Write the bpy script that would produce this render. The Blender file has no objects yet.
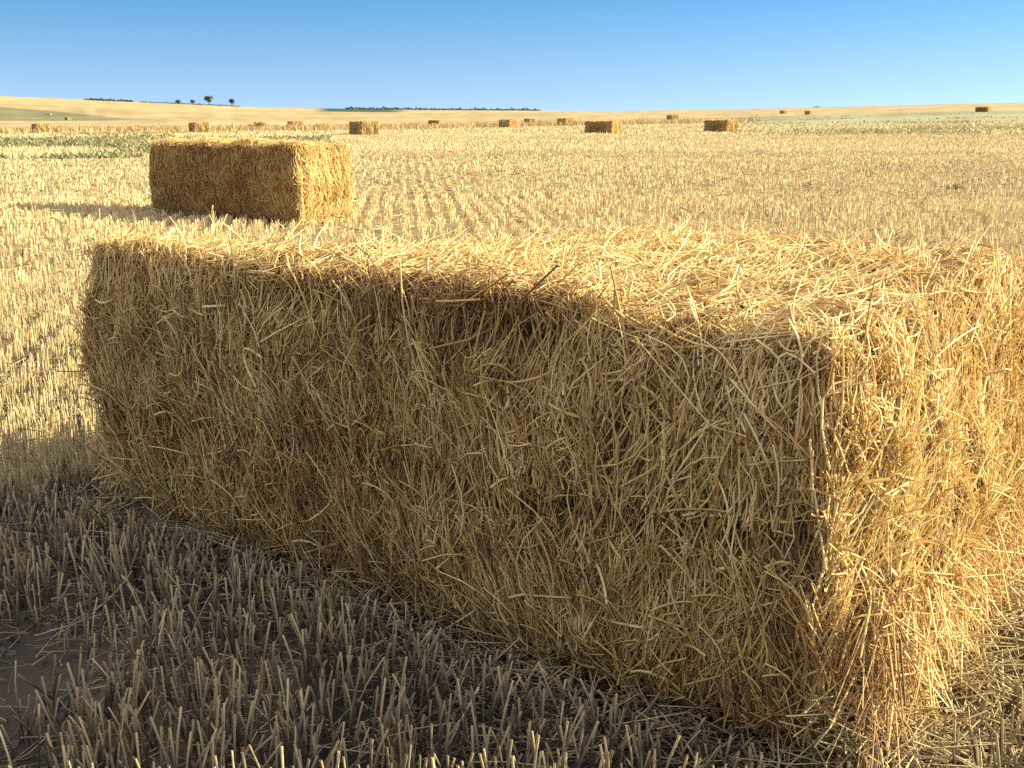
import bpy, math
import numpy as np

rng = np.random.default_rng(7)
scene = bpy.context.scene
col = scene.collection
PI = math.pi

# ------------------------------------------------------------------ numbers of the place
EYE = 1.357                      # camera height above the field
FPX = 1060.0                     # focal length in pixels of a 1024 px wide frame
HPX = FPX * 1.0325               # the same for bearings measured along the horizon of the tilted camera
SUN_EL = math.radians(21)
SUN_D = np.array([0.9935, 0.114]) # horizontal direction towards the sun (right, a touch ahead)

# ------------------------------------------------------------------ noise
def _hash(ix, iy, iz, seed):
    h = (ix.astype(np.int64) * 374761393 + iy.astype(np.int64) * 668265263 + iz.astype(np.int64) * 2147483647 + seed * 974711) & 0xFFFFFFFF
    h = ((h ^ (h >> 13)) * 1274126177) & 0xFFFFFFFF
    h = ((h ^ (h >> 16)) * 2246822519) & 0xFFFFFFFF
    return ((h ^ (h >> 15)) & 0xFFFFFF) / float(0xFFFFFF)

def noise3(p, seed=0):
    p = np.asarray(p, float)
    i = np.floor(p).astype(np.int64); f = p - i
    f = f * f * (3 - 2 * f)
    r = 0
    for dx in (0, 1):
        wx = f[..., 0] if dx else 1 - f[..., 0]
        for dy in (0, 1):
            wy = f[..., 1] if dy else 1 - f[..., 1]
            for dz in (0, 1):
                wz = f[..., 2] if dz else 1 - f[..., 2]
                r = r + wx * wy * wz * _hash(i[..., 0] + dx, i[..., 1] + dy, i[..., 2] + dz, seed)
    return r * 2 - 1

def noise2(x, y, seed=0):
    return noise3(np.stack([x, y, np.zeros_like(x) + 0.37], -1), seed)

def fbm2(x, y, seed=0, n=3):
    r = 0; a = 1.0; t = 0
    for k in range(n):
        r = r + a * noise2(x * 2 ** k, y * 2 ** k, seed + k); t += a; a *= 0.5
    return r / t

def sstep(a, b, x):
    t = np.clip((x - a) / (b - a), 0, 1)
    return t * t * (3 - 2 * t)

# ------------------------------------------------------------------ terrain
_R = np.log(np.array([14, 30, 80, 130, 175, 260, 450, 900.0]))
_A = np.arctan((np.array([-100, 0, 170, 260, 430, 620, 800, 980, 1100.0]) - 512) / HPX)
_Z = np.array([
    [0, 0, 0, 0, 0, 0, 0, 0, 0],
    [0, 0, 0, 0, 0, 0, 0, 0, 0],
    [-.3, -.25, -.2, -.2, -.15, -.18, -.13, 0, .05],
    [-.75, -.75, -.65, -.65, -.5, -.1, .05, .3, .35],
    [-1.1, -1.05, -1.1, -1.1, -.85, -.45, .2, .85, 1.0],
    [-.9, -.9, -.8, -.8, -.85, -.2, .6, 1.7, 2.0],
    [-1.0, -1.2, -1.0, -.9, -.9, 0.1, 1.6, 3.2, 3.6],
    [15.0, 13.0, 8.0, 5.0, 2.9, 2.2, 4.6, 7.8, 8.8]])

def ground_z(x, y):
    x = np.asarray(x, float); y = np.asarray(y, float)
    r = np.maximum(np.hypot(x, y), 0.01)
    a = np.clip(np.arctan2(x, y), _A[0], _A[-1])
    lr = np.clip(np.log(r), _R[0], _R[-1])
    ia = np.clip(np.searchsorted(_A, a) - 1, 0, len(_A) - 2)
    ir = np.clip(np.searchsorted(_R, lr) - 1, 0, len(_R) - 2)
    ta = (a - _A[ia]) / (_A[ia + 1] - _A[ia])
    tr = (lr - _R[ir]) / (_R[ir + 1] - _R[ir])
    tr = np.where(ir == len(_R) - 2, tr ** 1.3, tr)
    z = (_Z[ir, ia] * (1 - ta) + _Z[ir, ia + 1] * ta) * (1 - tr) + (_Z[ir + 1, ia] * (1 - ta) + _Z[ir + 1, ia + 1] * ta) * tr
    z = z - np.clip(r - 900, 0, None) * 0.02                                  # the land falls away behind the crest
    # close undulations: a hollow left of the big bale, a low swell beyond it
    z = z - 0.20 * np.exp(-(((x + 2.9) / 1.5) ** 2 + ((y - 4.9) / 1.5) ** 2))
    z = z + 0.17 * np.exp(-(((x + 7.0) / 2.6) ** 2 + ((y - 12.3) / 3.2) ** 2))
    z = z + 0.018 * fbm2(x * 0.9, y * 0.9, 11, 2) * np.clip(1 - r / 60, 0, 1)
    return z

# ------------------------------------------------------------------ mesh helpers
def link(ob, parent=None):
    col.objects.link(ob)
    if parent is not None:
        ob.parent = parent
    return ob

def tag(o, label=None, cat=None, group=None, kind=None):
    if label: o['label'] = label
    if cat: o['category'] = cat
    if group: o['group'] = group
    if kind: o['kind'] = kind
    return o

def empty(name, loc, rz=0.0):
    o = bpy.data.objects.new(name, None)
    o.location = loc; o.rotation_euler = (0, 0, rz)
    o.empty_display_size = 0.2
    return link(o)

def mesh_from(name, V, F, mat, parent=None, smooth=True, tint=None, color=None):
    """V (n,3), F (m,k) with one k."""
    V = np.ascontiguousarray(V, np.float32); F = np.ascontiguousarray(F, np.int32)
    k = F.shape[1]
    me = bpy.data.meshes.new(name)
    me.vertices.add(len(V)); me.vertices.foreach_set('co', V.ravel())
    me.loops.add(F.size); me.loops.foreach_set('vertex_index', F.ravel())
    me.polygons.add(len(F))
    me.polygons.foreach_set('loop_start', np.arange(0, F.size, k, dtype=np.int32))
    me.polygons.foreach_set('use_smooth', np.full(len(F), smooth))
    me.update(calc_edges=True)
    if tint is not None:
        at = me.attributes.new('tint', 'FLOAT', 'POINT')
        at.data.foreach_set('value', np.ascontiguousarray(tint, np.float32))
    if color is not None:
        at = me.attributes.new('hue', 'FLOAT_COLOR', 'POINT')
        at.data.foreach_set('color', np.ascontiguousarray(np.c_[color, np.ones(len(color))], np.float32).ravel())
    me.materials.append(mat)
    return link(bpy.data.objects.new(name, me), parent)

def sweep(P, R, sides=3, taper=(1.0, 0.7), roll=None, flat=1.0):
    """P (n,m,3) centre lines, R (n,) radii -> V, F (quads). sides 1 is a flat ribbon."""
    n, m, _ = P.shape
    T = np.gradient(P, axis=1)
    T /= np.linalg.norm(T, axis=2, keepdims=True) + 1e-9
    ref = rng.normal(size=(n, 1, 3)) if roll is None else roll
    A = np.cross(T, ref + 0 * T); A /= np.linalg.norm(A, axis=2, keepdims=True) + 1e-9
    B = np.cross(T, A)
    rr = R[:, None, None] * np.linspace(taper[0], taper[1], m)[None, :, None]
    if sides == 1:
        ring = np.stack([P + A * rr, P - A * rr], 2)
        k = 2
    else:
        k = sides
        ang = np.arange(k) * 2 * PI / k
        ring = np.stack([P + (A * math.cos(t) + B * (math.sin(t) * flat)) * rr for t in ang], 2)
    V = ring.reshape(-1, 3)
    base = (np.arange(n) * m * k)[:, None, None]
    ri = (np.arange(m - 1) * k)[None, :, None]
    if sides == 1:
        f = np.array([0, 1, 3, 2])
        F = (base + ri)[..., None] + f[None, None, None, :]
        F = F.reshape(-1, 4)
    else:
        j = np.arange(k); jn = (j + 1) % k
        f = np.stack([j, jn, jn + k, j + k], -1)
        F = (base + ri)[..., None] + f[None, None, :, :]
        F = F.reshape(-1, 4)
    return V, F, m * k

def strands(name, P, R, tint, mat, parent=None, sides=3, taper=(1.0, 0.75)):
    V, F, per = sweep(P, R, sides, taper)
    return mesh_from(name, V, F, mat, parent, True, np.repeat(tint, per))

def merge(parts):
    Vs, Fs, Ts, o = [], [], [], 0
    for V, F, t in parts:
        Vs.append(V); Fs.append(F + o); Ts.append(t); o += len(V)
    return np.concatenate(Vs), np.concatenate(Fs), np.concatenate(Ts)

# ------------------------------------------------------------------ materials
def new_mat(name):
    m = bpy.data.materials.new(name); m.use_nodes = True
    nt = m.node_tree; nt.nodes.clear()
    out = nt.nodes.new('ShaderNodeOutputMaterial')
    return m, nt, out

def ramp(nt, stops):
    r = nt.nodes.new('ShaderNodeValToRGB')
    e = r.color_ramp.elements
    while len(e) < len(stops): e.new(0.5)
    for k, (p, c) in enumerate(stops):
        e[k].position = p; e[k].color = (*c, 1)
    return r

def straw_mat(name, stops, trans=0.22, rough=0.55, spec=0.14):
    m, nt, out = new_mat(name)
    N, Lk = nt.nodes, nt.links
    at = N.new('ShaderNodeAttribute'); at.attribute_name = 'tint'
    tc = N.new('ShaderNodeTexCoord')
    nz = N.new('ShaderNodeTexNoise'); nz.inputs['Scale'].default_value = 9.0; nz.inputs['Detail'].default_value = 3
    Lk.new(tc.outputs['Object'], nz.inputs['Vector'])
    ma = N.new('ShaderNodeMath'); ma.operation = 'MULTIPLY_ADD'; ma.inputs[1].default_value = 0.5; ma.inputs[2].default_value = -0.25
    Lk.new(nz.outputs['Fac'], ma.inputs[0])
    ad = N.new('ShaderNodeMath'); ad.operation = 'ADD'; ad.use_clamp = True
    Lk.new(at.outputs['Fac'], ad.inputs[0]); Lk.new(ma.outputs[0], ad.inputs[1])
    r = ramp(nt, stops); Lk.new(ad.outputs[0], r.inputs[0])
    p = N.new('ShaderNodeBsdfPrincipled')
    p.inputs['Roughness'].default_value = rough
    p.inputs['Specular IOR Level'].default_value = spec
    Lk.new(r.outputs[0], p.inputs['Base Color'])
    if trans:
        t = N.new('ShaderNodeBsdfTranslucent'); Lk.new(r.outputs[0], t.inputs['Color'])
        mx = N.new('ShaderNodeMixShader'); mx.inputs[0].default_value = trans
        Lk.new(p.outputs[0], mx.inputs[1]); Lk.new(t.outputs[0], mx.inputs[2])
        Lk.new(mx.outputs[0], out.inputs[0])
    else:
        Lk.new(p.outputs[0], out.inputs[0])
    return m

M_BALE = straw_mat('bale_straw', [(0.0, (.19, .10, .04)), (.3, (.45, .245, .10)), (.6, (.74, .49, .175)), (1.0, (.93, .765, .39))])
M_STUB = straw_mat('stubble_straw', [(0.0, (.085, .062, .045)), (.35, (.38, .29, .165)), (.7, (.63, .475, .235)), (1.0, (.78, .63, .36))], trans=.10)
M_DRY = straw_mat('dry_grass_blades', [(0.0, (.24, .15, .06)), (.5, (.42, .29, .13)), (1.0, (.60, .46, .24))])
M_WEED = straw_mat('weed_leaves', [(0.0, (.07, .08, .04)), (.5, (.185, .185, .085)), (1.0, (.40, .36, .18))])
M_LEAF = straw_mat('tree_leaves', [(0.0, (.03, .045, .03)), (.5, (.06, .08, .05)), (1.0, (.10, .12, .08))], trans=.15)
M_BARK = straw_mat('tree_bark', [(0.0, (.06, .045, .03)), (1.0, (.16, .12, .09))], trans=0)

def core_mat():
    m, nt, out = new_mat('packed_straw_core')
    N, Lk = nt.nodes, nt.links
    tc = N.new('ShaderNodeTexCoord')
    mp = N.new('ShaderNodeMapping'); mp.inputs['Scale'].default_value = (90, 90, 14)
    Lk.new(tc.outputs['Object'], mp.inputs[0])
    nz = N.new('ShaderNodeTexNoise'); nz.inputs['Scale'].default_value = 1.0; nz.inputs['Detail'].default_value = 5; nz.inputs['Distortion'].default_value = .8
    Lk.new(mp.outputs[0], nz.inputs['Vector'])
    r = ramp(nt, [(.3, (.05, .026, .012)), (.5, (.15, .085, .035)), (.72, (.40, .26, .11))])  # dark core colour stands in for shade deep between the straws
    Lk.new(nz.outputs['Fac'], r.inputs[0])
    b = N.new('ShaderNodeBump'); b.inputs['Strength'].default_value = .8; b.inputs['Distance'].default_value = .02
    Lk.new(nz.outputs['Fac'], b.inputs['Height'])
    p = N.new('ShaderNodeBsdfPrincipled'); p.inputs['Roughness'].default_value = .8; p.inputs['Specular IOR Level'].default_value = .2
    Lk.new(r.outputs[0], p.inputs['Base Color']); Lk.new(b.outputs[0], p.inputs['Normal'])
    Lk.new(p.outputs[0], out.inputs[0])
    return m
M_CORE = core_mat()

def ground_mat():
    m, nt, out = new_mat('field_soil_and_chaff')
    N, Lk = nt.nodes, nt.links
    at = N.new('ShaderNodeAttribute'); at.attribute_name = 'hue'
    tc = N.new('ShaderNodeTexCoord')
    n1 = N.new('ShaderNodeTexNoise'); n1.inputs['Scale'].default_value = 1.6; n1.inputs['Detail'].default_value = 9; n1.inputs['Roughness'].default_value = .7
    Lk.new(tc.outputs['Object'], n1.inputs['Vector'])
    mr = N.new('ShaderNodeMapRange'); mr.inputs[1].default_value = .25; mr.inputs[2].default_value = .75; mr.inputs[3].default_value = .62; mr.inputs[4].default_value = 1.35
    Lk.new(n1.outputs['Fac'], mr.inputs[0])
    hs = N.new('ShaderNodeVectorMath'); hs.operation = 'SCALE'
    Lk.new(at.outputs['Color'], hs.inputs[0]); Lk.new(mr.outputs[0], hs.inputs['Scale'])
    n2 = N.new('ShaderNodeTexNoise'); n2.inputs['Scale'].default_value = 34; n2.inputs['Detail'].default_value = 6
    Lk.new(tc.outputs['Object'], n2.inputs['Vector'])
    b = N.new('ShaderNodeBump'); b.inputs['Strength'].default_value = .7; b.inputs['Distance'].default_value = .03
    Lk.new(n2.outputs['Fac'], b.inputs['Height'])
    p = N.new('ShaderNodeBsdfPrincipled'); p.inputs['Roughness'].default_value = .95; p.inputs['Specular IOR Level'].default_value = .1
    Lk.new(hs.outputs[0], p.inputs['Base Color']); Lk.new(b.outputs[0], p.inputs['Normal'])
    Lk.new(p.outputs[0], out.inputs[0])
    return m
M_GROUND = ground_mat()

# ------------------------------------------------------------------ ground sheet
def pxrow(r, z):                                    # apparent picture row of a ground point: only used to describe how bands of land lie
    return 112 + (EYE - z) * FPX / r

def build_ground():
    front = np.radians(np.arange(-50, 50.001, 0.16))
    back = np.radians(np.arange(53, 310, 4.0))
    ang = np.concatenate([front, back]); na = len(ang)
    rad = np.concatenate([np.geomspace(.25, 30, 90)[:-1], np.geomspace(30, 1000, 230)[:-1], np.geomspace(1000, 3500, 14)])
    nr = len(rad)
    A, R = np.meshgrid(ang, rad)
    X = R * np.sin(A); Y = R * np.cos(A)
    Z = ground_z(X, Y)
    V = np.stack([X, Y, Z], -1).reshape(-1, 3)
    i = np.arange(nr - 1)[:, None] * na; j = np.arange(na)[None, :]; jn = (j + 1) % na
    F = np.stack([i + j, i + na + j, i + na + jn, i + jn], -1).reshape(-1, 4)
    # what grows or lies where, as plain colours of the land
    soil = np.array([.036, .030, .027]); chaff = np.array([.42, .29, .13]); pale = np.array([.46, .34, .17])
    green = np.array([.23, .205, .09]); dryg = np.array([.46, .31, .14]); gold = np.array([.43, .31, .14]); wood = np.array([.06, .085, .055])
    greyg = np.array([.30, .29, .16])
    x, y, r, a = X.ravel(), Y.ravel(), R.ravel(), A.ravel()
    C = soil[None] + (chaff - soil)[None] * (np.clip(sstep(1.5, 14, r) * .85 + .35 * fbm2(x * 1.3, y * 1.3, 5), 0, 1))[:, None]
    def lay(c, w):
        nonlocal C
        w = np.clip(w, 0, 1)[:, None]; C = C * (1 - w) + c[None] * w
    u = 512 + HPX * np.tan(np.clip(np.where(a > PI, a - 2 * PI, a), -1.2, 1.2))   # bearing, in the same units as _A
    e = fbm2(x * .05, y * .05, 21)                       # ragged parcel borders
    lay(pale, sstep(14, 50, r))
    lay(gold, sstep(.1, .5, fbm2(x * .04, y * .12, 23)) * sstep(20, 60, r) * .5)
    lq = np.log(r)
    wl = sstep(470, 380, u)
    strip0 = np.interp(u, [0, 400, 620, 760, 1024], [100, 105, 128, 160, 300])
    lay(dryg, sstep(-4, 6, r - strip0 + 14 * e) * sstep(60, 20, r - strip0 * 1.75 + 20 * e) * .9)
    lay(pale, sstep(180, 200, r + 25 * e) * sstep(270, 240, r + 25 * e) * wl * .9)
    lay(greyg, sstep(700, 780, u) * sstep(95, 120, r + 20 * e) * sstep(300, 230, r + 30 * e) * .75)
    lay(dryg * 1.1, sstep(250, 300, r + 20 * e) * sstep(430, 380, r + 20 * e) * .7)
    # left hillside: a green field below a pale one
    lay(green, sstep(310, 330, r + 30 * e) * sstep(np.interp(u, [-200, 0, 60, 160, 260], [640, 620, 560, 400, 330]), np.interp(u, [-200, 0, 60, 160, 260], [630, 610, 550, 390, 320]), r + 10 * e) * sstep(300, 60, u))
    lay(gold * 1.15, sstep(0, 40, r - np.interp(u, [-200, 0, 60, 160, 260, 420], [630, 610, 550, 470, 460, 450]) + 15 * e) * sstep(640, 420, u))
    lay(dryg * .85 + green * .15, sstep(330, 360, r + 30 * e) * sstep(520, 480, r + 30 * e) * sstep(140, 180, u) * sstep(430, 330, u) * .8)
    lay(wood, sstep(640, 700, r + 15 * e) * sstep(312, 330, u) * sstep(415, 385, u))
    lay(gold * 1.1, sstep(480, 560, r + 30 * e) * sstep(540, 600, u) * .8)
    lay(dryg, sstep(700, 760, r + 30 * e) * sstep(600, 700, u) * .35)
    # swath marks, tramlines and patchy growth on the far parcels
    far_ = sstep(90, 250, r)
    C = C * (1 + far_ * (.30 * fbm2(u * .012, r * .022, 131) + .22 * noise2(u * .004 + 9, r * .11, 132) + .16 * noise2(u * .11, r * .01, 133)))[:, None]
    C = C * (1 - .20 * far_)[:, None]
    o = mesh_from('ground', V, F, M_GROUND, None, True, None, C)
    # close the small hole under the camera
    tag(o, 'pale stubble field and low farmland rising to the horizon', 'field', kind='structure')
    return o
ground = build_ground()

# ------------------------------------------------------------------ bales
class Bale:
    """A big rectangular bale: rounded box with pressed lobes, flake seams and a crease, in its own frame (x long, y wide, z up)."""
    def __init__(s, L, W, H, seed, rad=.09, bulge=0.0, tilt=0.0):
        s.bulge = bulge; s.tilt = tilt; s.tuck = 0.0 if tilt else .06; s.amp = 1.0 if tilt else 2.0
        s.h = np.array([L / 2, W / 2, H / 2]); s.seed = seed; s.rad = rad; s.H = H
    def sdf(s, p):
        q = np.abs(p) - (s.h - s.rad)
        m = np.maximum(q, 0); ln = np.linalg.norm(m, axis=-1)
        d = ln + np.minimum(q.max(-1), 0) - s.rad
        big = np.eye(3)[np.argmax(q, -1)]
        g = np.where((ln > 1e-6)[..., None], m / (ln[..., None] + 1e-9), big) * np.sign(p + 1e-12)
        return d, g
    def disp(s, p, n):
        sd = s.seed
        d = .030 * s.amp * noise3(p * 3.1, sd) + .022 * noise3(p * np.array([10, 10, 6]), sd + 1) + .014 * noise3(p * np.array([26, 26, 13]), sd + 2)
        # bulge of each face
        q = p / s.h
        d = d + .035 * (1 - np.clip(np.abs(q[..., 2]), 0, 1) ** 2) - .012
        ax, ay, az = np.abs(n[..., 0]), np.abs(n[..., 1]), np.abs(n[..., 2])
        # flakes along the length: seams on sides and top
        xx = p[..., 0] + .02 * noise3(p * 5, sd + 5)
        fl = np.abs(((xx * 9.5 + 1.3 * noise3(np.stack([xx * 2, 0 * xx, 0 * xx], -1), sd + 6)) % 1) - .5) * 2
        d = d - .040 * sstep(.72, 1, fl) * ay * np.clip(.6 + noise3(p * 2.7, sd + 12), 0, 1.3) - .012 * sstep(.75, 1, fl) * az
        # long crease where the layers meet on the sides
        zc = s.crease(p[..., 0])
        _ = .05 * noise3(np.stack([p[..., 0] * 1.7, 0 * xx, 0 * xx], -1), sd + 7)
        d = d - .050 * np.exp(-((p[..., 2] - zc) / .019) ** 2) * ay * np.clip(.75 + .6 * noise3(p * 2.3, sd + 8), .2, 1.2)
        # hollows just below the top edge
        d = d - .075 * np.exp(-((p[..., 2] - (s.h[2] - .105)) / .035) ** 2) * ay * sstep(-.1, .45, noise3(p * np.array([3.5, 3.5, .5]), sd + 9))
        # lobes between the strings on the ends, fainter along the top
        lb = np.abs(((p[..., 1] / (2 * s.h[1]) * 6 + .5 + .12 * noise3(p * 3, sd + 10)) % 1) - .5) * 2
        d = d - .05 * sstep(.62, 1, lb) * ax - .018 * sstep(.7, 1, lb) * az
        d = d + s.bulge * sstep(.95, -.25, q[..., 2]) * np.where(n[..., 0] > 0, n[..., 0], 0) ** 2 * sstep(-1.0, -.2, q[..., 1])
        # tuck at the foot
        d = d - s.tuck * sstep(-.7, -1.0, q[..., 2]) * (1 - az)
        return d
    def crease(s, x):
        return -.05 + s.tilt * x + .035 * noise3(np.stack([x * 2.3, 0 * x, 0 * x], -1), s.seed + 7) + .015 * noise3(np.stack([x * 9, 0 * x, 0 * x], -1), s.seed + 8)
    def place(s, p, off=0.0, k=1.0):
        d, g = s.sdf(p)
        t = off + s.disp(p, g)
        return p - g * ((d - t) * k)[..., None], g
    def core(s, step):
        Vs, Fs, o = [], [], 0
        for ax in range(3):
            for sg in (-1, 1):
                b, c = (ax + 1) % 3, (ax + 2) % 3
                nb, nc = max(4, int(2 * s.h[b] / step)), max(4, int(2 * s.h[c] / step))
                U, W = np.meshgrid(np.linspace(-1, 1, nb + 1), np.linspace(-1, 1, nc + 1), indexing='ij')
                P = np.zeros(U.shape + (3,)); P[..., ax] = sg * s.h[ax]; P[..., b] = U * s.h[b]; P[..., c] = W * s.h[c]
                P = P.reshape(-1, 3)
                d, g = s.sdf(P)
                P = P - g * (d)[:, None]
                P, _ = s.place(P, -.012)
                i = np.arange(nb)[:, None] * (nc + 1); j = np.arange(nc)[None]
                F = np.stack([i + j, i + nc + 1 + j, i + nc + 2 + j, i + j + 1], -1).reshape(-1, 4)
                if sg < 0: F = F[:, ::-1]
                Vs.append(P); Fs.append(F + o); o += len(P)
        return np.concatenate(Vs), np.concatenate(Fs)
    def sample(s, face, n, over=.0):
        ax, sg = face
        b, c = (ax + 1) % 3, (ax + 2) % 3
        P = np.zeros((n, 3)); P[:, ax] = sg * s.h[ax]
        P[:, b] = rng.uniform(-1, 1, n) * s.h[b]; P[:, c] = rng.uniform(-1, 1, n) * s.h[c]
        return P
    def lay(s, face, n, ang_sd, length, lift, off, hug=.9, m=5, swirl=.6, bend=.12, main=2, bundle=1):
        """n straws lying on a face; main is the axis they mostly follow."""
        ax = face[0]
        ng = max(1, n // bundle)
        n = ng * bundle
        P = s.sample(face, ng)
        rep_ = lambda v: np.repeat(v, bundle, 0)
        t1 = np.eye(3)[main if main != ax else 0]
        nrm = np.eye(3)[ax] * face[1]
        t2 = np.cross(nrm, t1)
        a = rng.normal(0, 1, ng) * ang_sd + swirl * noise3(P * 7, s.seed + 31) + .8 * swirl * noise3(P * 17, s.seed + 32)
        oo = off(ng)
        if bundle > 1:                                   # a wisp: neighbours that lie side by side
            P = rep_(P); a = rep_(a) + rng.normal(0, .13, n); oo = rep_(oo) + rng.uniform(-.006, .006, n)
            P = P + rng.normal(0, .011, (n, 1)) * (np.cos(a)[:, None] * t2 - np.sin(a)[:, None] * t1) + rng.normal(0, .03, (n, 1)) * t1
        T = np.cos(a)[:, None] * t1 + np.sin(a)[:, None] * t2
        Bv = np.cross(np.tile(nrm, (n, 1)), T)
        l = length(n)
        u = np.linspace(-.5, .5, 3)[None, :, None]
        lf = rng.normal(0, 1, n) * lift
        Q = P[:, None] + T[:, None] * (l[:, None, None] * u)
        Q = Q + Bv[:, None] * (rng.normal(0, bend, n) * l)[:, None, None] * (u * u * 4 - .3)
        o = oo[:, None] + 0 * Q[..., 0] + np.clip(lf, -.02, None)[:, None] * (u[..., 0] + .5) ** 2
        Q2, g2 = s.place(Q, o, hug)
        s.nrm = g2[:, 1:2, :]
        w = np.linspace(0, 1, m)[None, :, None]
        a0, a1, a2 = Q2[:, 0:1], Q2[:, 1:2], Q2[:, 2:3]
        c1 = a1 * 2 - (a0 + a2) * .5                            # stiff: one gentle bow through the three points
        kk = (rng.random((n, 1, 1)) < .25) * rng.normal(0, .22, (n, 1, 1)) * l[:, None, None]
        c1 = c1 + Bv[:, None] * kk
        c1 = np.where(rng.random((n, 1, 1)) < .5, c1, (a0 + a2) * .5 + (c1 - (a0 + a2) * .5) * .3)
        Q2 = a0 * (1 - w) ** 2 + c1 * 2 * w * (1 - w) + a2 * w * w
        Q2[..., 2] = np.maximum(Q2[..., 2], -s.h[2] + .0)
        if face[0] == 1 and s.tilt:
            gap = np.abs(Q2[..., 2] - s.crease(Q2[..., 0])).min(1)
            out_ = (gap < .013 + .013 * noise3(P * 3, 5)) & (rng.random(n) < .92)
            Q2[out_, :, 1] -= face[1] * .055
        return Q2

def lnorm(med, sg, lo, hi):
    return lambda n: np.clip(med * np.exp(rng.normal(0, sg, n)), lo, hi)
def uni(a, b):
    return lambda n: rng.uniform(a, b, n)
FRONT, BACK, END, FAREND, TOP = (1, -1), (1, 1), (0, 1), (0, -1), (2, 1)

def tint_for(n, mean, sd):
    return np.clip(rng.normal(mean, sd, n), 0, 1)

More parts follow.
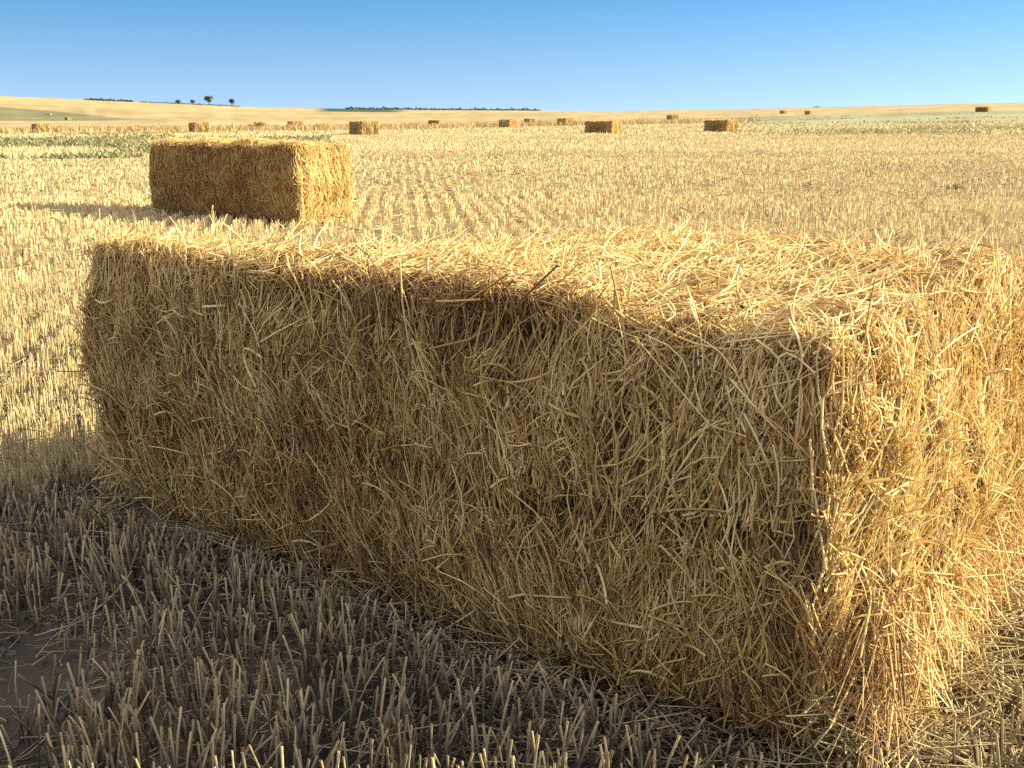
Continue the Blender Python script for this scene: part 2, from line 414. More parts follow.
def main_bale():
    L, W, H = 2.69, 1.45, .94
    def sag(V):                                              # the far left corner has slumped
        w = sstep(.35, -1.0, V[:, 0] / (L / 2)) * sstep(-1.05, .35, V[:, 1] / (W / 2))
        V = V.copy(); V[:, 2] -= .17 * w * np.clip(V[:, 2] / H, 0, 1.1)
        return V
    yaw = -math.radians(38.3)
    ex = np.array([math.cos(yaw), math.sin(yaw)]); ey = np.array([-ex[1], ex[0]])
    N = np.array([.63, 1.965])                                   # near corner
    c = N - ex * L / 2 + ey * W / 2
    b = Bale(L, W, H, 101, .12, .10, .055)
    root = empty('straw_bale', (c[0], c[1], 0.0), yaw)
    tag(root, 'large rectangular straw bale filling the foreground with shaggy shaded side', 'straw bale', 'straw bales lying on the stubble field')
    up = np.array([0, 0, H / 2 + .01])
    V, F = b.core(.022)
    mesh_from('packed_body', sag(V + up), F, M_CORE, root)
    g = []; b.nrm = np.zeros((0, 1, 3))
    def add(Q, r, mean, sd, sides=4, wisp=1, flat=.45):
        nr = b.nrm if flat < 1 and len(b.nrm) == len(Q) else rng.normal(size=(len(Q), 1, 3))
        Vv, Ff, per = sweep(Q + up, r(len(Q)), sides, (1, .8), nr + rng.normal(0, .45, (len(Q), 1, 3)), flat)
        # broad patches of greyer and browner straw
        pt = noise3(Q[:, 0] * 1.6, 77) * .14 + noise3(Q[:, 0] * 6, 78) * .12
        mq = Q[:, Q.shape[1] // 2]
        # straw tinted darker along the crease and browner in patches on the long side
        side = mq[:, 1] < -b.h[1] + .08
        pt = pt - side * .42 * np.exp(-((mq[:, 2] - b.crease(mq[:, 0])) / .035) ** 2) * np.clip(.7 + .8 * noise3(mq * 3.1, 79), 0, 1)
        pt = pt - side * .24 * sstep(.1, .55, noise3(mq * np.array([2.2, 1, 4.5]), 80)) * sstep(-.9, .3, mq[:, 0])
        if wisp > 1: pt = pt + np.repeat(rng.normal(0, .13, len(Q) // wisp), wisp)
        g.append((Vv, Ff, np.repeat(np.clip(tint_for(len(Q), mean, sd) + pt, 0, 1), per)))
    thin, mid_, fat = uni(.0009, .0017), uni(.0011, .0026), uni(.0016, .0031)
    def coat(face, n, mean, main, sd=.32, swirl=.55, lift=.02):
        add(b.lay(face, int(n * .40), sd, lnorm(.09, .5, .03, .28), lift, uni(-.030, .004), swirl=swirl, main=main, bend=.10), mid_, mean - .24, .20)  # inner layer tinted darker, painting shade into the crevices
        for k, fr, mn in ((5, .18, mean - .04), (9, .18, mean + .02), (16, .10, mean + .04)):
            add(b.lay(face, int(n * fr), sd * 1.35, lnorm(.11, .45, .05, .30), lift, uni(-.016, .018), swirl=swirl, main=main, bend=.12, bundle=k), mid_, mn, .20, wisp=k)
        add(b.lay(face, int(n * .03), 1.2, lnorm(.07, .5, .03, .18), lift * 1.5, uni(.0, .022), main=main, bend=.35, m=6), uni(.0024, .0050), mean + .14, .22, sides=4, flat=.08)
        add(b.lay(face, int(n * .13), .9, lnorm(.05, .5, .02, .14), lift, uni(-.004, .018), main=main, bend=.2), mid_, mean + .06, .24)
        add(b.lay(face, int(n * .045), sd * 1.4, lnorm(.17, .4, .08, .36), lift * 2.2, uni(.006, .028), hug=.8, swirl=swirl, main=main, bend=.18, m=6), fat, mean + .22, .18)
    coat(FRONT, 54000, .51, 2, sd=.165, swirl=.36)  # tints carry some light: shaded side darker, sunlit end and top paler
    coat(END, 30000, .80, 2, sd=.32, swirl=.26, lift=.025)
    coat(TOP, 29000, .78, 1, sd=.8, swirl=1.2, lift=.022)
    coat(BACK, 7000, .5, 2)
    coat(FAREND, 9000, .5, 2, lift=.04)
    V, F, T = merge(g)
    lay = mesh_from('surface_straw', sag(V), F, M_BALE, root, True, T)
    lay['kind'] = 'stuff'
    # loose straws that stand off the faces and hang over the edges
    g.clear()
    def stray(face, n, lo, hi, out, main):
        add(b.lay(face, n, .9, lnorm((lo + hi) / 2, .35, lo, hi), out, uni(.0, .035), hug=.5, main=main, bend=.12, m=6), fat, .68, .2)
    stray(FRONT, 260, .08, .34, .08, 2); stray(END, 380, .06, .26, .10, 2); stray(TOP, 1000, .06, .22, .07, 1); stray(FAREND, 260, .08, .3, .12, 2)
    # tufts standing up off the top
    for k in range(24):
        p = np.array([rng.uniform(-.5, 1) * b.h[0], rng.uniform(-.9, 1) * b.h[1], b.h[2]])
        n = int(rng.integers(8, 34))
        base = p + np.c_[rng.normal(0, .05, (n, 2)), np.zeros(n)]
        lean = rng.normal(0, .7, 2)
        d = np.c_[rng.normal(0, .5, (n, 2)) + lean, rng.uniform(.15, .9, n)]
        d /= np.linalg.norm(d, axis=1, keepdims=True)
        l = rng.uniform(.05, .15, n)
        u = np.linspace(0, 1, 5)[None, :, None]
        Q = base[:, None] + d[:, None] * l[:, None, None] * u + np.array([0, 0, -1.0]) * (l * rng.uniform(0, .35, n))[:, None, None] * u * u
        add(Q + np.array([0, 0, .01]), mid_, .72, .15)
    # straws bent over the top edges
    for face, n in ((FRONT, 330), (END, 420)):
        ax = face[0]; oth = 1 - ax
        P = np.zeros((n, 3)); P[:, oth] = rng.uniform(-1, 1, n) * b.h[oth]
        P[:, ax] = face[1] * b.h[ax]; P[:, 2] = b.h[2]
        l = rng.uniform(.08, .26, n); u = np.linspace(-.6, .4, 8)[None, :]
        Q = np.repeat(P[:, None], 8, 1)
        s_ = u * l[:, None]
        Q[..., ax] += face[1] * np.where(s_ < 0, s_, s_ * .12)
        Q[..., 2] -= np.where(s_ > 0, s_, 0) * .95
        Q[..., oth] += s_ * rng.normal(0, .45, n)[:, None]
        Q, _ = b.place(Q, rng.uniform(0, .03, n)[:, None] + 0 * s_, .9)
        add(Q, mid_, .62, .18)
    # fringe at the foot
    for face, n in ((FRONT, 1800), (END, 3200), (FAREND, 500)):
        ax = face[0]; oth = 1 - ax
        P = np.zeros((n, 3)); P[:, oth] = rng.uniform(-1, 1, n) * b.h[oth]
        P[:, ax] = face[1] * (b.h[ax] + (rng.uniform(-.03, .06, n) + .09 if face == END else rng.uniform(-.05, .02, n))); P[:, 2] = -b.h[2] + rng.uniform(.08, .26 if face != END else .40, n)
        d = np.zeros((n, 3)); d[:, ax] = face[1] * rng.uniform(-.1, .55 if face != FRONT else .25, n); d[:, 2] = -rng.uniform(.2, 1.1, n); d[:, oth] = rng.normal(0, .75, n)
        l = rng.uniform(.05, .18, n); u = np.linspace(0, 1, 5)[None, :, None]
        Q = P[:, None] + d[:, None] * l[:, None, None] * u
        Q[..., 2] = np.maximum(Q[..., 2], -b.h[2] + .01)
        add(Q, mid_, .58, .24)
    V, F, T = merge(g)
    lo = mesh_from('loose_straw', sag(V), F, M_BALE, root, True, T)
    lo['kind'] = 'stuff'
    return root, c, ex, ey, L, W
main_root, mc, mex, mey, mL, mW = main_bale()

def make_bale(loc, yaw, label, L=2.5, W=1.2, H=.9, n=2000, rad=.005, seed=1, step=.08, rough=.09, src=None):
    z = float(ground_z(loc[0], loc[1])) - .02
    if src is not None:
        root = src.copy(); link(root)
        root.location = (loc[0], loc[1], z); root.rotation_euler = (0, 0, yaw); root['label'] = label
        root.scale = (L / 2.5, W / 1.2, H / .9)
        for ch in src.children:
            c = ch.copy(); link(c); c.parent = root
        return root
    root = empty('straw_bale', (loc[0], loc[1], z), yaw)
    tag(root, label, 'straw bale', 'straw bales lying on the stubble field')
    b = Bale(L, W, H, seed, rough)
    up = np.array([0, 0, H / 2])
    V, F = b.core(step)
    mesh_from('packed_body', V + up, F, M_CORE, root)
    g = []
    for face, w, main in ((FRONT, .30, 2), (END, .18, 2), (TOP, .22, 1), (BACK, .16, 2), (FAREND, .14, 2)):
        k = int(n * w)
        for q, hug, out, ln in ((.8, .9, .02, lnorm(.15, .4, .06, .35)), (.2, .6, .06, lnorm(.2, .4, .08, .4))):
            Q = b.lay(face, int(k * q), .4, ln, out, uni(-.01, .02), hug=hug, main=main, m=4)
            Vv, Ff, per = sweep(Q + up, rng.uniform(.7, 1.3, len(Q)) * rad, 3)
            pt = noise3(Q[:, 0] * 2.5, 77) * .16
            g.append((Vv, Ff, np.repeat(np.clip(tint_for(len(Q), .70 if main == 2 and face != FRONT else (.62 if main == 1 else .42), .14) + pt, 0, 1), per)))  # long side tinted darker for its shade, ends paler for sunlight
    V, F, T = merge(g)
    o = mesh_from('surface_straw', V, F, M_BALE, root, True, T)
    o['kind'] = 'stuff'
    return root

R = math.radians
second = make_bale((-3.34, 13.72), R(-27), 'straw bale standing alone in mid field just behind the foreground bale', 2.36, 1.05, .99, n=20000, rad=.0042, seed=211, step=.04, rough=.13)
mid = make_bale((6.81, 81.67), R(-40), 'long low bale right of centre casting a thin shadow, nearer than the bales around it', n=2600, rad=.014, seed=301, step=.07)
make_bale((16.28, 84.97), R(-56), 'large dark sided bale right of centre at the edge of greyish weeds', src=mid)
make_bale((-10.0, 73.62), R(-63), 'squarish half dark half lit bale just right of the second bale', H=.93, src=mid)
make_bale((-45.2, 104.59), R(-58), 'ribbed sunlit bale end far left above the green weeds', src=mid)
make_bale((-26.3, 91.69), R(-64), 'ribbed sunlit bale end seen directly above the second bale', src=mid)
far = make_bale((-.43, 117.29), R(71), 'small bale near centre with dark left half and narrow pale end', n=1200, rad=.02, seed=401, step=.1)
make_bale((-36.1, 182.03), R(53), 'far bale showing a long pale side and a small dark end before brown grass', src=far)
make_bale((-12.65, 181.93), R(-42), 'far brown bale left of centre with a thin lit edge', src=far)
make_bale((3.05, 187.30), R(-71), 'tiny far bale between two dark bales near centre', src=far)
make_bale((6.65, 136.50), R(65), 'small dark bale just left of and beyond the long low bale', src=far)
make_bale((32.3, 219.82), R(47), 'tiny far bale half dark half pale between the two largest distant bales', src=far)
make_bale((77.1, 310.99), R(56), 'smallest dark bale speck on the far right slope, left of its twin', src=far)
make_bale((72.4, 267.42), R(63), 'dark bale speck on the far right slope, beside the greyish weeds', src=far)
make_bale((88.6, 205.88), R(-54), 'dark elongated bale near the horizon at far right', src=far)
make_bale((-196.2, 464.11), R(-80), 'tiny dark bale dot under the green field at far left', src=far)
make_bale((-134.0, 329.78), R(-53), 'tiny bale with pale side under the green field at far left', src=far)

# ------------------------------------------------------------------ stubble
def in_box(x, y, grow=.0):
    dx, dy = x - mc[0], y - mc[1]
    u = dx * mex[0] + dy * mex[1]; v = dx * mey[0] + dy * mey[1]
    return (np.abs(u) < mL / 2 + grow) & (np.abs(v) < mW / 2 + grow)
b2 = np.array([-3.34, 13.72]); a2 = R(-27)
def in_box2(x, y, grow=0):
    dx, dy = x - b2[0], y - b2[1]
    u = dx * math.cos(a2) + dy * math.sin(a2); v = -dx * math.sin(a2) + dy * math.cos(a2)
    return (np.abs(u) < 1.3 + grow) & (np.abs(v) < .62 + grow)

ROW = np.array([-.10, .995]); ROWN = np.array([.995, .10])       # drill rows run away from the camera, a little to the left
SP = .215

def stalk_points(r0, r1, dens, half):
    """Random stalks between two distances, gathered into drill rows."""
    area = half * (r1 * r1 - r0 * r0)
    n = int(area * dens)
    r = np.sqrt(rng.uniform(r0 * r0, r1 * r1, n)); a = rng.uniform(-half, half, n)
    x, y = r * np.sin(a), r * np.cos(a)
    s = x * ROWN[0] + y * ROWN[1]; t = x * ROW[0] + y * ROW[1]
    k = np.round(s / SP)
    wob = .03 * noise2(t * .5, k * 3.1, 41)
    s = k * SP + wob + rng.normal(0, 1, n) * np.interp(r, [2, 6, 14], [.060, .044, .031])
    # clumped along the row, thin rows, bare spots
    cl = noise2(t * 9 + k * 13.7, k * 5.3, 43) + .5 * noise2(x * 23, y * 23, 44)
    keep = rng.uniform(-1.1, .55, n) < cl * .8 + .35 * noise2(k * 1.7 + 50, t * .15, 45) + .45 * fbm2(s * .8, t * .5, 47)
    x = s * ROWN[0] + t * ROW[0]; y = s * ROWN[1] + t * ROW[1]
    keep &= ~in_box(x, y, -.02) & ~in_box2(x, y, -.03)
    bare = np.exp(-(((x + 1.25) / .26) ** 2 + ((y - 2.35) / .30) ** 2))
    keep &= rng.uniform(0, 1, n) > bare * 1.3
    return x[keep], y[keep]

def lod_shell(r0, r1, dens, half, rad, hgt, sides, m, tmean):
    x, y = stalk_points(r0, r1, dens, half)
    n = len(x)
    z = ground_z(x, y)
    d = np.hypot(x, y)
    hh = hgt * (1 + .30 * fbm2(x * .6, y * .4, 51)) * np.clip(rng.normal(1, .20, n), .35, 1.35)
    bu = np.maximum(np.abs((x - mc[0]) * mex[0] + (y - mc[1]) * mex[1]) - mL / 2, 0)
    bv = np.maximum(np.abs((x - mc[0]) * mey[0] + (y - mc[1]) * mey[1]) - mW / 2, 0)
    hh = hh * (.45 + .55 * sstep(.0, .30, np.hypot(bu, bv)))          # trodden and pressed down beside the big bale
    tl = .05 + .14 * (rng.random(n) < .12) + .35 * (rng.random(n) < .05)
    pl = np.stack([noise2(x * 3, y * 3, 53), noise2(x * 3, y * 3, 54)], -1) * .07
    lean = rng.normal(0, 1, (n, 2)) * tl[:, None] + pl
    u = np.linspace(0, 1, m)[None, :, None]
    base = np.stack([x, y, z - .02], -1)
    tip = np.concatenate([lean * hh[:, None], hh[:, None]], 1)
    Q = base[:, None] + tip[:, None] * u
    if m > 2:
        Q[..., :2] += (rng.normal(0, .02, (n, 1, 2))) * (u * u)
    rr = rng.uniform(.75, 1.3, n) * rad * (d / r0 if r0 > 8 else 1)
    V, F, per = sweep(Q, rr, sides, (1.0, .9))
    pat = fbm2(x * .35, y * .35, 57) * .12 + .20 * fbm2(x * .06, y * .45, 58) * np.interp(np.hypot(x, y), [5, 15], [0, 1])
    t = np.clip(rng.normal(tmean, .20, n) + pat, 0, 1)
    t = np.repeat(t, per)
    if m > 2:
        t = np.clip(t + np.tile(np.repeat(np.linspace(-.55, .14, m), sides), n), 0, 1)  # brown sheaths at the foot, darkened further to paint in shade
    return V, F, t

g = [lod_shell(.55, 4.2, 1450, R(66), .0027, .15, 5, 4, .23)]  # nearest shell tinted darker to deepen the bale's shadow in colour
g3 = [lod_shell(4.2, 9, 2000, R(44), .0026, .125, 3, 2, .64)]
g2 = [lod_shell(9, 18, 720, R(40), .0034, .10, 1, 2, .64),
      lod_shell(18, 36, 240, R(38), .0058, .10, 1, 2, .64),
      lod_shell(36, 75, 62, R(36), .0085, .10, 1, 2, .64),
      lod_shell(75, 120, 9, R(34), .027, .12, 1, 2, .64)]
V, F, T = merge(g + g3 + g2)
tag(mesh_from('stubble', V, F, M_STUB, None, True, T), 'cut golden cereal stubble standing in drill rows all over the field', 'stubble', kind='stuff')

# straw lying about on the ground
def litter():
    parts = []
    for r0, r1, dens, rad, l0, m in ((.6, 5, 1700, .0017, .12, 4), (5, 12, 420, .003, .15, 3), (12, 40, 24, .008, .25, 2)):
        half = R(60)
        n = int(half * (r1 * r1 - r0 * r0) * dens)
        r = np.sqrt(rng.uniform(r0 * r0, r1 * r1, n)); a = rng.uniform(-half, half, n)
        x, y = r * np.sin(a), r * np.cos(a)
        k = ~in_box(x, y, -.05) & (rng.uniform(-.9, .6, n) < fbm2(x * 1.2, y * 1.2, 61) - .8 * np.exp(-(((x + 1.25) / .3) ** 2 + ((y - 2.35) / .3) ** 2)))
        x, y = x[k], y[k]; n = len(x)
        th = rng.uniform(0, 2 * PI, n); l = np.clip(l0 * np.exp(rng.normal(0, .5, n)), .03, .5)
        u = np.linspace(-.5, .5, m)[None]
        X = x[:, None] + np.cos(th)[:, None] * l[:, None] * u; Y = y[:, None] + np.sin(th)[:, None] * l[:, None] * u
        bx = rng.normal(0, .15, n) * l
        X += -np.sin(th)[:, None] * bx[:, None] * u * u * 4; Y += np.cos(th)[:, None] * bx[:, None] * u * u * 4
        Z = ground_z(X, Y) + (.004 + rng.exponential(.02, n))[:, None] + (rng.normal(0, .16, n) * l)[:, None] * u
        Z = np.maximum(Z, ground_z(X, Y) + .002)
        V, F, per = sweep(np.stack([X, Y, Z], -1), rng.uniform(.7, 1.3, n) * rad, 3)
        parts.append((V, F, np.repeat(tint_for(n, np.interp(r0, [.6, 5, 12], [.16, .42, .5]), .2), per)))  # near litter tinted darker, adding to the shade painted on the foreground
    # straw shed round the foot of the big bale's sunlit end
    n = 3200
    v = rng.uniform(-.75, .8, n); o = np.abs(rng.normal(0, .22, n))
    px = mc[0] + mex[0] * (mL / 2 + o) + mey[0] * v; py = mc[1] + mex[1] * (mL / 2 + o) + mey[1] * v
    th = rng.uniform(0, 2 * PI, n); l = rng.uniform(.06, .28, n); u = np.linspace(-.5, .5, 4)[None]
    X = px[:, None] + np.cos(th)[:, None] * l[:, None] * u; Y = py[:, None] + np.sin(th)[:, None] * l[:, None] * u
    Z = ground_z(X, Y) + (np.clip(.22 - o * .5, .01, .25) * rng.uniform(0, 1, n))[:, None] + (rng.normal(0, .35, n) * l)[:, None] * u
    V, F, per = sweep(np.stack([X, Y, np.maximum(Z, .004)], -1), rng.uniform(.0014, .0025, n), 3)
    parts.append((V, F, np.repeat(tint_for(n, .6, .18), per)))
    # and, more thinly, along its shaded side
    n = 900
    v = rng.uniform(-1.35, 1.35, n); o = np.abs(rng.normal(0, .13, n))
    px = mc[0] + mex[0] * v - mey[0] * (mW / 2 + o); py = mc[1] + mex[1] * v - mey[1] * (mW / 2 + o)
    th = rng.uniform(0, 2 * PI, n); l = rng.uniform(.04, .20, n); u = np.linspace(-.5, .5, 4)[None]
    X = px[:, None] + np.cos(th)[:, None] * l[:, None] * u; Y = py[:, None] + np.sin(th)[:, None] * l[:, None] * u
    Z = ground_z(X, Y) + (np.clip(.10 - o * .35, .004, .12) * rng.uniform(0, 1, n))[:, None] + (rng.normal(0, .25, n) * l)[:, None] * u
    V, F, per = sweep(np.stack([X, Y, np.maximum(Z, ground_z(X, Y) + .003)], -1), rng.uniform(.0011, .0022, n), 3)
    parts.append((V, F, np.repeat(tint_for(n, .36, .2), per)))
    V, F, T = merge(parts)
    tag(mesh_from('fallen_straw', V, F, M_STUB, None, True, T), 'loose broken straw lying flat between the stubble stalks', 'loose straw', kind='stuff')
litter()

def clods():
    n = 900
    r = np.sqrt(rng.uniform(.8, 30, n)); a = rng.uniform(-R(55), R(55), n)
    x, y = r * np.sin(a), r * np.cos(a)
    near = rng.random(n) < .3
    x = np.where(near, -1.25 + rng.normal(0, .28, n), x); y = np.where(near, 2.35 + rng.normal(0, .3, n), y)
    k = ~in_box(x, y, .02); x, y = x[k], y[k]; n = len(x)
    th = (np.arange(6) * PI / 3)
    lvl = [(0.9, -.3), (1.0, .1), (.62, .6)]
    D = np.array([[c * math.cos(t), c * math.sin(t), h] for c, h in lvl for t in th] + [[0, 0, .85]])
    F = []
    for l in range(2):
        for j in range(6):
            F.append((l * 6 + j, l * 6 + (j + 1) % 6, l * 6 + 6 + (j + 1) % 6, l * 6 + 6 + j))
    for j in range(0, 6, 2):
        F.append((12 + j, 12 + j + 1, 12 + (j + 2) % 6, 18))
    F = np.array(F)
    s = rng.uniform(.003, .016, n) * np.where(rng.random(n) < .12, 1.7, 1)
    V = D[None] * s[:, None, None] * (1 + rng.normal(0, .18, (n, 19, 1))) * rng.uniform(.6, 1.3, (n, 1, 3))
    V = V + np.stack([x, y, ground_z(x, y)], -1)[:, None]
    FF = (F[None] + (np.arange(n) * 19)[:, None, None]).reshape(-1, 4)
    c = np.repeat(np.array([[.075, .062, .052]]) * rng.uniform(.6, 1.5, (n, 1)), 19, 0)
    tag(mesh_from('soil_clods', V.reshape(-1, 3), FF, M_GROUND, None, False, None, c), 'crumbs and clods of grey brown soil between the stubble stalks', 'soil', kind='stuff')
clods()

# ------------------------------------------------------------------ weeds and dry grass growing in bands
def blades(name, x, y, hgt, rad, mat, tmean, label, cat, spread=.5, tsd=.2):
    n = len(x)
    z = ground_z(x, y)
    u = np.linspace(0, 1, 3)[None, :, None]
    h = hgt * np.clip(rng.normal(1, .3, n), .3, 1.9)
    lean = rng.normal(0, spread, (n, 2)) * h[:, None]
    Q = np.stack([x, y, z - .02], -1)[:, None] + np.concatenate([lean, h[:, None]], 1)[:, None] * u
    Q[..., 2] -= (h * .2)[:, None] * u[..., 0] ** 3
    V, F, per = sweep(Q, rng.uniform(.6, 1.4, n) * rad, 1, (1, .45))
    t = np.clip(rng.normal(tmean, tsd, n) + .15 * fbm2(x * .2, y * .2, 71), 0, 1)
    return tag(mesh_from(name, V, F, mat, None, True, np.repeat(t, per)), label, cat, kind='stuff')

def wedge(r0, r1, u0, u1, n):
    r = np.exp(rng.uniform(math.log(r0), math.log(r1), n)); u = rng.uniform(u0, u1, n)
    a = np.arctan((u - 512) / HPX)
    return r * np.sin(a), r * np.cos(a), r, u

x, y, r, u = wedge(34, 96, -200, 330, 60000)
w = sstep(.02, .30, fbm2(x * .10, y * .10, 81) + .22 * np.exp(-((np.log(r) - math.log(62)) / .35) ** 2) - .25 * sstep(120, 300, u)) * (.35 + .65 * (fbm2(x * .6, y * .6, 83) > -.1))
k = rng.random(len(x)) < w * .55
blades('weeds', x[k], y[k], .22, .035, M_WEED, .55, 'grey green weeds spread through the left of the stubble field', 'weeds')
x, y, r, u = wedge(72, 200, 640, 1250, 60000)
w = sstep(.0, .35, fbm2(x * .07, y * .10, 85) + .12) * sstep(680, 800, u + 60 * fbm2(x * .05, y * .05, 86))
k = rng.random(len(x)) < w * .42
blades('weeds', x[k], y[k], .22, .05, M_WEED, .78, 'pale olive weeds in a band across the right of the field', 'weeds')
x, y, r, u = wedge(98, 176, -250, 760, 42000)
lim = np.interp(u, [0, 400, 620, 760], [100, 106, 128, 150])
k = (r > lim + 6 * fbm2(x * .1, y * .1, 91)) & (r < lim * 1.6) & (rng.random(len(x)) < .4 + .6 * fbm2(x * .08, y * .08, 92))
blades('dry_grass', x[k], y[k], .55, .05, M_DRY, .45, 'strip of tall brown dry grass along the far edge of the field', 'dry grass', .25)
x, y, r, u = wedge(9, 70, 100, 1150, 26000)
k = (fbm2(x * .5, y * .35, 95) > .48) & (rng.random(len(x)) < .35)
blades('weeds', x[k], y[k], .12, .012, M_WEED, .5, 'sparse small weeds scattered in the middle of the stubble', 'weeds')

# ------------------------------------------------------------------ single plants
def leafy(name, loc, h, w, n, lrad, mat, label, cat, tmean=.5, stem_r=.006):
    z = float(ground_z(loc[0], loc[1]))
    root = empty(name, (loc[0], loc[1], z)); tag(root, label, cat)
    ns = max(3, n // 14)
    d = rng.normal(0, w / 2, (ns, 2)); top = h * rng.uniform(.5, 1, ns)
    u = np.linspace(0, 1, 4)[None, :, None]
    S = np.concatenate([d, top[:, None]], 1)[:, None] * u; S[..., :2] *= u
    V, F, per = sweep(S, np.full(ns, stem_r), 4, (1, .5))
    mesh_from('stem', V, F, M_DRY if mat is M_DRY else M_WEED, root, True, np.full(len(V), .4))
    i = rng.integers(0, ns, n); t = rng.uniform(.25, 1, n)
    base = np.concatenate([d[i] * (t ** 2)[:, None], (top[i] * t)[:, None]], 1)
    dr = rng.normal(0, 1, (n, 3)); dr[:, 2] = np.abs(dr[:, 2]) * .5; dr /= np.linalg.norm(dr, axis=1, keepdims=True)
    ll = lrad * 3 * rng.uniform(.6, 1.3, n)
    Q = base[:, None] + dr[:, None] * ll[:, None, None] * u
    Q[..., 2] -= (ll * .4)[:, None] * u[..., 0] ** 2
    wdt = np.array([.25, 1, .85, .1])
    V, F, per = sweep(Q, np.full(n, lrad), 1, (1, 1))
    Vr = V.reshape(n, 4, 2, 3); c = Vr.mean(2, keepdims=True); Vr = c + (Vr - c) * wdt[None, :, None, None]
    mesh_from('leaves', Vr.reshape(-1, 3), F, mat, root, True, np.repeat(tint_for(n, tmean, .2), per))
    return root
leafy('weed', (1.27, 2.43), .14, .13, 46, .011, M_WEED, 'small green broadleaf weed at the foot of the foreground bale, lower right', 'weed', .62, .002)
leafy('weed', (7.75, 18.9),   .11, .24, 330, .024, M_WEED, 'dark low weed clump in the stubble at the right of the field', 'weed', .82, .004)
leafy('weed', (1.85, 10.6), .2, .5, 120, .02, M_WEED, 'dark weed tuft among the stubble just behind the foreground bale', 'weed', .4, .004)
leafy('shrub', (-29.2, 126), 1.0, 1.0, 420, .10, M_DRY, 'brown dry shrub in the tall grass between two far left bales', 'shrub', .3, .02)

def tall_stalk(x, y, h, lean, label):
    z = float(ground_z(x, y))
    root = empty('dry_stalk', (x, y, z)); tag(root, label, 'stalk')
    u = np.linspace(0, 1, 7)[None, :, None]
    Q = np.array([[[0, 0, 0]]]) + np.array([[[lean, 0, h]]]) * u; Q[..., 0] += .03 * np.sin(u[..., 0] * 3)
    V, F, per = sweep(Q, np.array([.011]), 5, (1, .5)); mesh_from('stem', V, F, M_STUB, root, True, np.full(len(V), .55))
    n = 16; t = rng.uniform(.45, 1, n)
    b = np.stack([lean * t + .03 * np.sin(t * 3), 0 * t, h * t], -1)
    d = np.c_[rng.normal(0, .3, (n, 2)), np.ones(n)]
    Q = b[:, None] + d[:, None] * rng.uniform(.05, .12, n)[:, None, None] * np.linspace(0, 1, 3)[None, :, None]
    V, F, per = sweep(Q, np.full(n, .009), 1, (1, .4)); mesh_from('leaf_blades', V, F, M_STUB, root, True, np.full(len(V), .6))
tall_stalk(4.1, 9.35, .44, .03, 'single tall dry stalk sticking up behind the right end of the foreground bale')
tall_stalk(-3.05, 10.9, .34, -.02, 'single pale stalk taller than the stubble in front of the second bale')

# ------------------------------------------------------------------ trees on the skyline
def tree(u_px, r, h, w, label, name='tree', trunk=.22, n=520, cat='tree'):
    a = math.atan((u_px - 512) / HPX)
    x, y = r * math.sin(a), r * math.cos(a); z = float(ground_z(x, y))
    root = empty(name, (x, y, z - .05 * h - (.8 if h < 3 else 0))); tag(root, label, cat)
    # trunk and limbs
    lines = [np.array([[0, 0, 0], [.05 * h * .3, 0, h * .25], [0, .03 * h, h * .5], [.02 * h, 0, h * .8]])]
    for k in range(6):
        t = rng.uniform(.2, .6); d = rng.normal(0, 1, 2); d /= np.linalg.norm(d)
        b = np.array([0, 0, h * t]); e = b + np.array([d[0] * w * .38, d[1] * w * .38, h * .25])
        lines.append(np.stack([b + (e - b) * s for s in (0, .35, .7, 1)]))
    V, F, per = sweep(np.stack(lines), np.array([h * .03] + [h * .014] * 6), 6, (1, .35))
    mesh_from('trunk', V, F, M_BARK, root, True, np.full(len(V), .5))
    # crown: clumps of leaf sprays round the limb ends
    nc = 13
    cc = rng.normal(0, 1, (nc, 3)); cc /= np.linalg.norm(cc, axis=1, keepdims=True); cc *= rng.uniform(.35, 1, (nc, 1))
    cc = cc * np.array([w * .36, w * .36, h * (1 - trunk) * .34]) + np.array([0, 0, h * (trunk + (1 - trunk) * .52)])
    i = rng.integers(0, nc, n)
    p = cc[i] + rng.normal(0, 1, (n, 3)) * np.array([w, w, h * .8]) * .10
    p[:, 2] = np.clip(p[:, 2], h * trunk * .6, h)
    d = rng.normal(0, 1, (n, 3)); d /= np.linalg.norm(d, axis=1, keepdims=True)
    s = .055 * h
    Q = p[:, None] + d[:, None] * s * np.linspace(-1, 1, 3)[None, :, None]
    V, F, per = sweep(Q, np.full(n, s * .55), 1, (1, .6))
    mesh_from('crown', V, F, M_LEAF, root, True, np.repeat(np.clip(rng.normal(.5, .2, n) + .15 * noise3(p / (w * .2), 5), 0, 1), per))
    return root
G = 'trees on the skyline'
tree(209, 880, 7.6, 8.6, 'largest round dark tree on the left skyline')['group'] = G
tree(232.5, 885, 6.8, 4.6, 'narrow upright tree on the skyline, rightmost of the four', trunk=.3)['group'] = G
tree(193.5, 880, 4.6, 4.2, 'small round tree on the skyline just left of the largest tree', trunk=.15)['group'] = G
tree(179, 880, 4.2, 6.6, 'low broad tree on the skyline, leftmost of the four', trunk=.06)['group'] = G
tree(816, 880, 2.2, 8.5, 'low dark bush alone on the right skyline', 'bush', trunk=.02, cat='bush')
for uu, hh, ww in ((102, 2.2, 7), (110, 2.6, 8), (119, 2.4, 9), (127, 1.9, 8)):
    pass
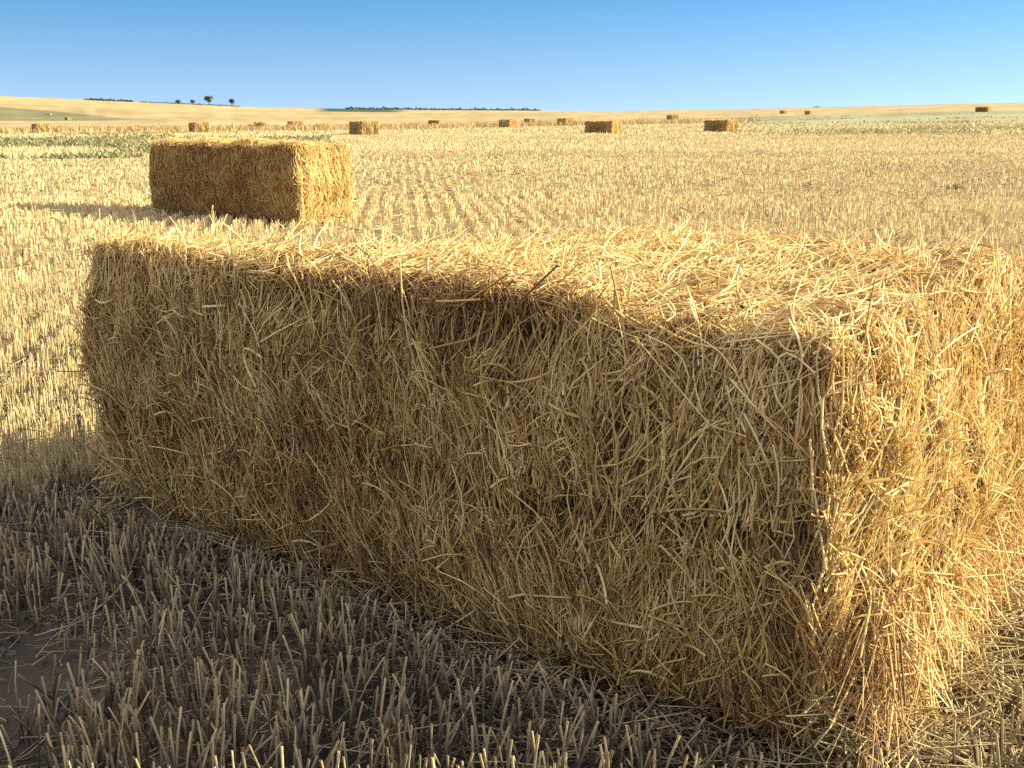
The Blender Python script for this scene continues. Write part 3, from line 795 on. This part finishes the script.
def hedge(u0, u1, r, h, n, name, label, cat, kind=None):
    """a run of low growth along the crest"""
    u = rng.uniform(u0, u1, n); a = np.arctan((u - 512) / HPX); rr = r + rng.normal(0, 6, n)
    x, y = rr * np.sin(a), rr * np.cos(a); z = ground_z(x, y)
    top = h * (.55 + .45 * noise2(u * .35, u * 0 + 3, 111)) * (.5 + .5 * np.sin(np.clip((u - u0) / (u1 - u0), 0, 1) * PI) ** .4)
    top = np.maximum(top + h * .5 * (noise2(u * 1.1, u * 0, 112) > .45), h * .2)
    p = np.stack([x, y, z + rng.uniform(0, 1, n) * top], -1)
    d = rng.normal(0, 1, (n, 3)); d /= np.linalg.norm(d, axis=1, keepdims=True)
    V, F, per = sweep(p[:, None] + d[:, None] * .55 * np.linspace(-1, 1, 3)[None, :, None], np.full(n, .38), 1, (1, .6))
    return tag(mesh_from(name, V, F, M_LEAF, None, True, np.repeat(tint_for(n, .5, .2), per)), label, cat, kind=kind)
hedge(86, 134, 885, 1.6, 800, 'hedge', 'thin dark hedge along the pale hill at far left', 'hedge')
hedge(140, 240, 888, .7, 420, 'hedge', 'low broken hedge along the crest under the skyline trees', 'hedge')
hedge(345, 540, 890, 2.0, 2000, 'far_wood', 'dark distant tree line low on the horizon near centre', 'wood', 'stuff')

# ------------------------------------------------------------------ light, sky, camera
w = bpy.data.worlds.new('World'); scene.world = w; w.use_nodes = True
nt = w.node_tree; nt.nodes.clear()
out = nt.nodes.new('ShaderNodeOutputWorld'); bg = nt.nodes.new('ShaderNodeBackground')
sky = nt.nodes.new('ShaderNodeTexSky'); sky.sky_type = 'NISHITA'; sky.sun_disc = False
sky.sun_elevation = SUN_EL
sky.sun_rotation = math.atan2(SUN_D[0], SUN_D[1])
sky.air_density = 1.0; sky.dust_density = 0.3; sky.ozone_density = 1.5
hsv = nt.nodes.new('ShaderNodeHueSaturation'); hsv.inputs['Hue'].default_value = .486
tc = nt.nodes.new('ShaderNodeTexCoord'); sep = nt.nodes.new('ShaderNodeSeparateXYZ'); cmb = nt.nodes.new('ShaderNodeCombineXYZ')
def vmath(op):
    n = nt.nodes.new('ShaderNodeVectorMath'); n.operation = op; return n
def mrange(a, b, c, d):
    n = nt.nodes.new('ShaderNodeMapRange'); n.clamp = True
    for k, v in zip((1, 2, 3, 4), (a, b, c, d)): n.inputs[k].default_value = v
    nt.links.new(sep.outputs[2], n.inputs[0]); return n
# clear deep blue a little above the horizon, a paler dome added overhead as fill light
nt.links.new(tc.outputs['Generated'], sep.inputs[0])
flatv = vmath('MULTIPLY'); flatv.inputs[1].default_value = (1, 1, 0); nt.links.new(tc.outputs['Generated'], flatv.inputs[0])
fn = vmath('NORMALIZE'); nt.links.new(flatv.outputs[0], fn.inputs[0])
ra, rb, sa, sb = mrange(0, .13, .42, .78), mrange(.15, .36, 0, -.36), mrange(.0, .11, .82, 1.32), mrange(.14, .34, 0, -1.06)
ss = nt.nodes.new('ShaderNodeMath'); ss.operation = 'ADD'
nt.links.new(sa.outputs[0], ss.inputs[0]); nt.links.new(sb.outputs[0], ss.inputs[1])
nt.links.new(ss.outputs[0], hsv.inputs['Saturation'])
ha = mrange(.12, .34, .486, .515); nt.links.new(ha.outputs[0], hsv.inputs['Hue'])         # overhead hue shifted so the added fill light is less green
sm = nt.nodes.new('ShaderNodeMath'); sm.operation = 'ADD'
nt.links.new(ra.outputs[0], sm.inputs[0]); nt.links.new(rb.outputs[0], sm.inputs[1])
nt.links.new(sm.outputs[0], cmb.inputs[2])
av = vmath('ADD'); nt.links.new(fn.outputs[0], av.inputs[0]); nt.links.new(cmb.outputs[0], av.inputs[1])
nm = vmath('NORMALIZE'); nt.links.new(av.outputs[0], nm.inputs[0])
nt.links.new(nm.outputs[0], sky.inputs[0])
nt.links.new(sky.outputs[0], hsv.inputs['Color']); nt.links.new(hsv.outputs[0], bg.inputs[0])
bg.inputs[1].default_value = 0.108
nt.links.new(bg.outputs[0], out.inputs[0])

sun = bpy.data.lights.new('sun', 'SUN'); sun.energy = 4.0; sun.angle = R(.5); sun.color = (1.0, .94, .63)
so = bpy.data.objects.new('sun', sun); link(so)
# lamp looks along -Z: rotate it so that -Z runs from the sun to the field
so.rotation_euler = (PI / 2 - SUN_EL, 0, math.atan2(SUN_D[0], -SUN_D[1]))

cam = bpy.data.cameras.new('camera'); cam.sensor_width = 36; cam.lens = FPX / 1024 * 36
cam.clip_start = .05; cam.clip_end = 8000
co = bpy.data.objects.new('camera', cam); link(co)
co.location = (0, 0, EYE)
co.rotation_euler = (PI / 2 - math.atan((384 - 112) / FPX), 0, 0)
scene.camera = co

scene.view_settings.view_transform = 'Standard'; scene.view_settings.look = 'None'
scene.view_settings.exposure = 1.6; scene.view_settings.gamma = 1
scene.cycles.use_denoising = False
scene.cycles.max_bounces = 8; scene.cycles.diffuse_bounces = 6; scene.cycles.glossy_bounces = 2; scene.cycles.transmission_bounces = 4
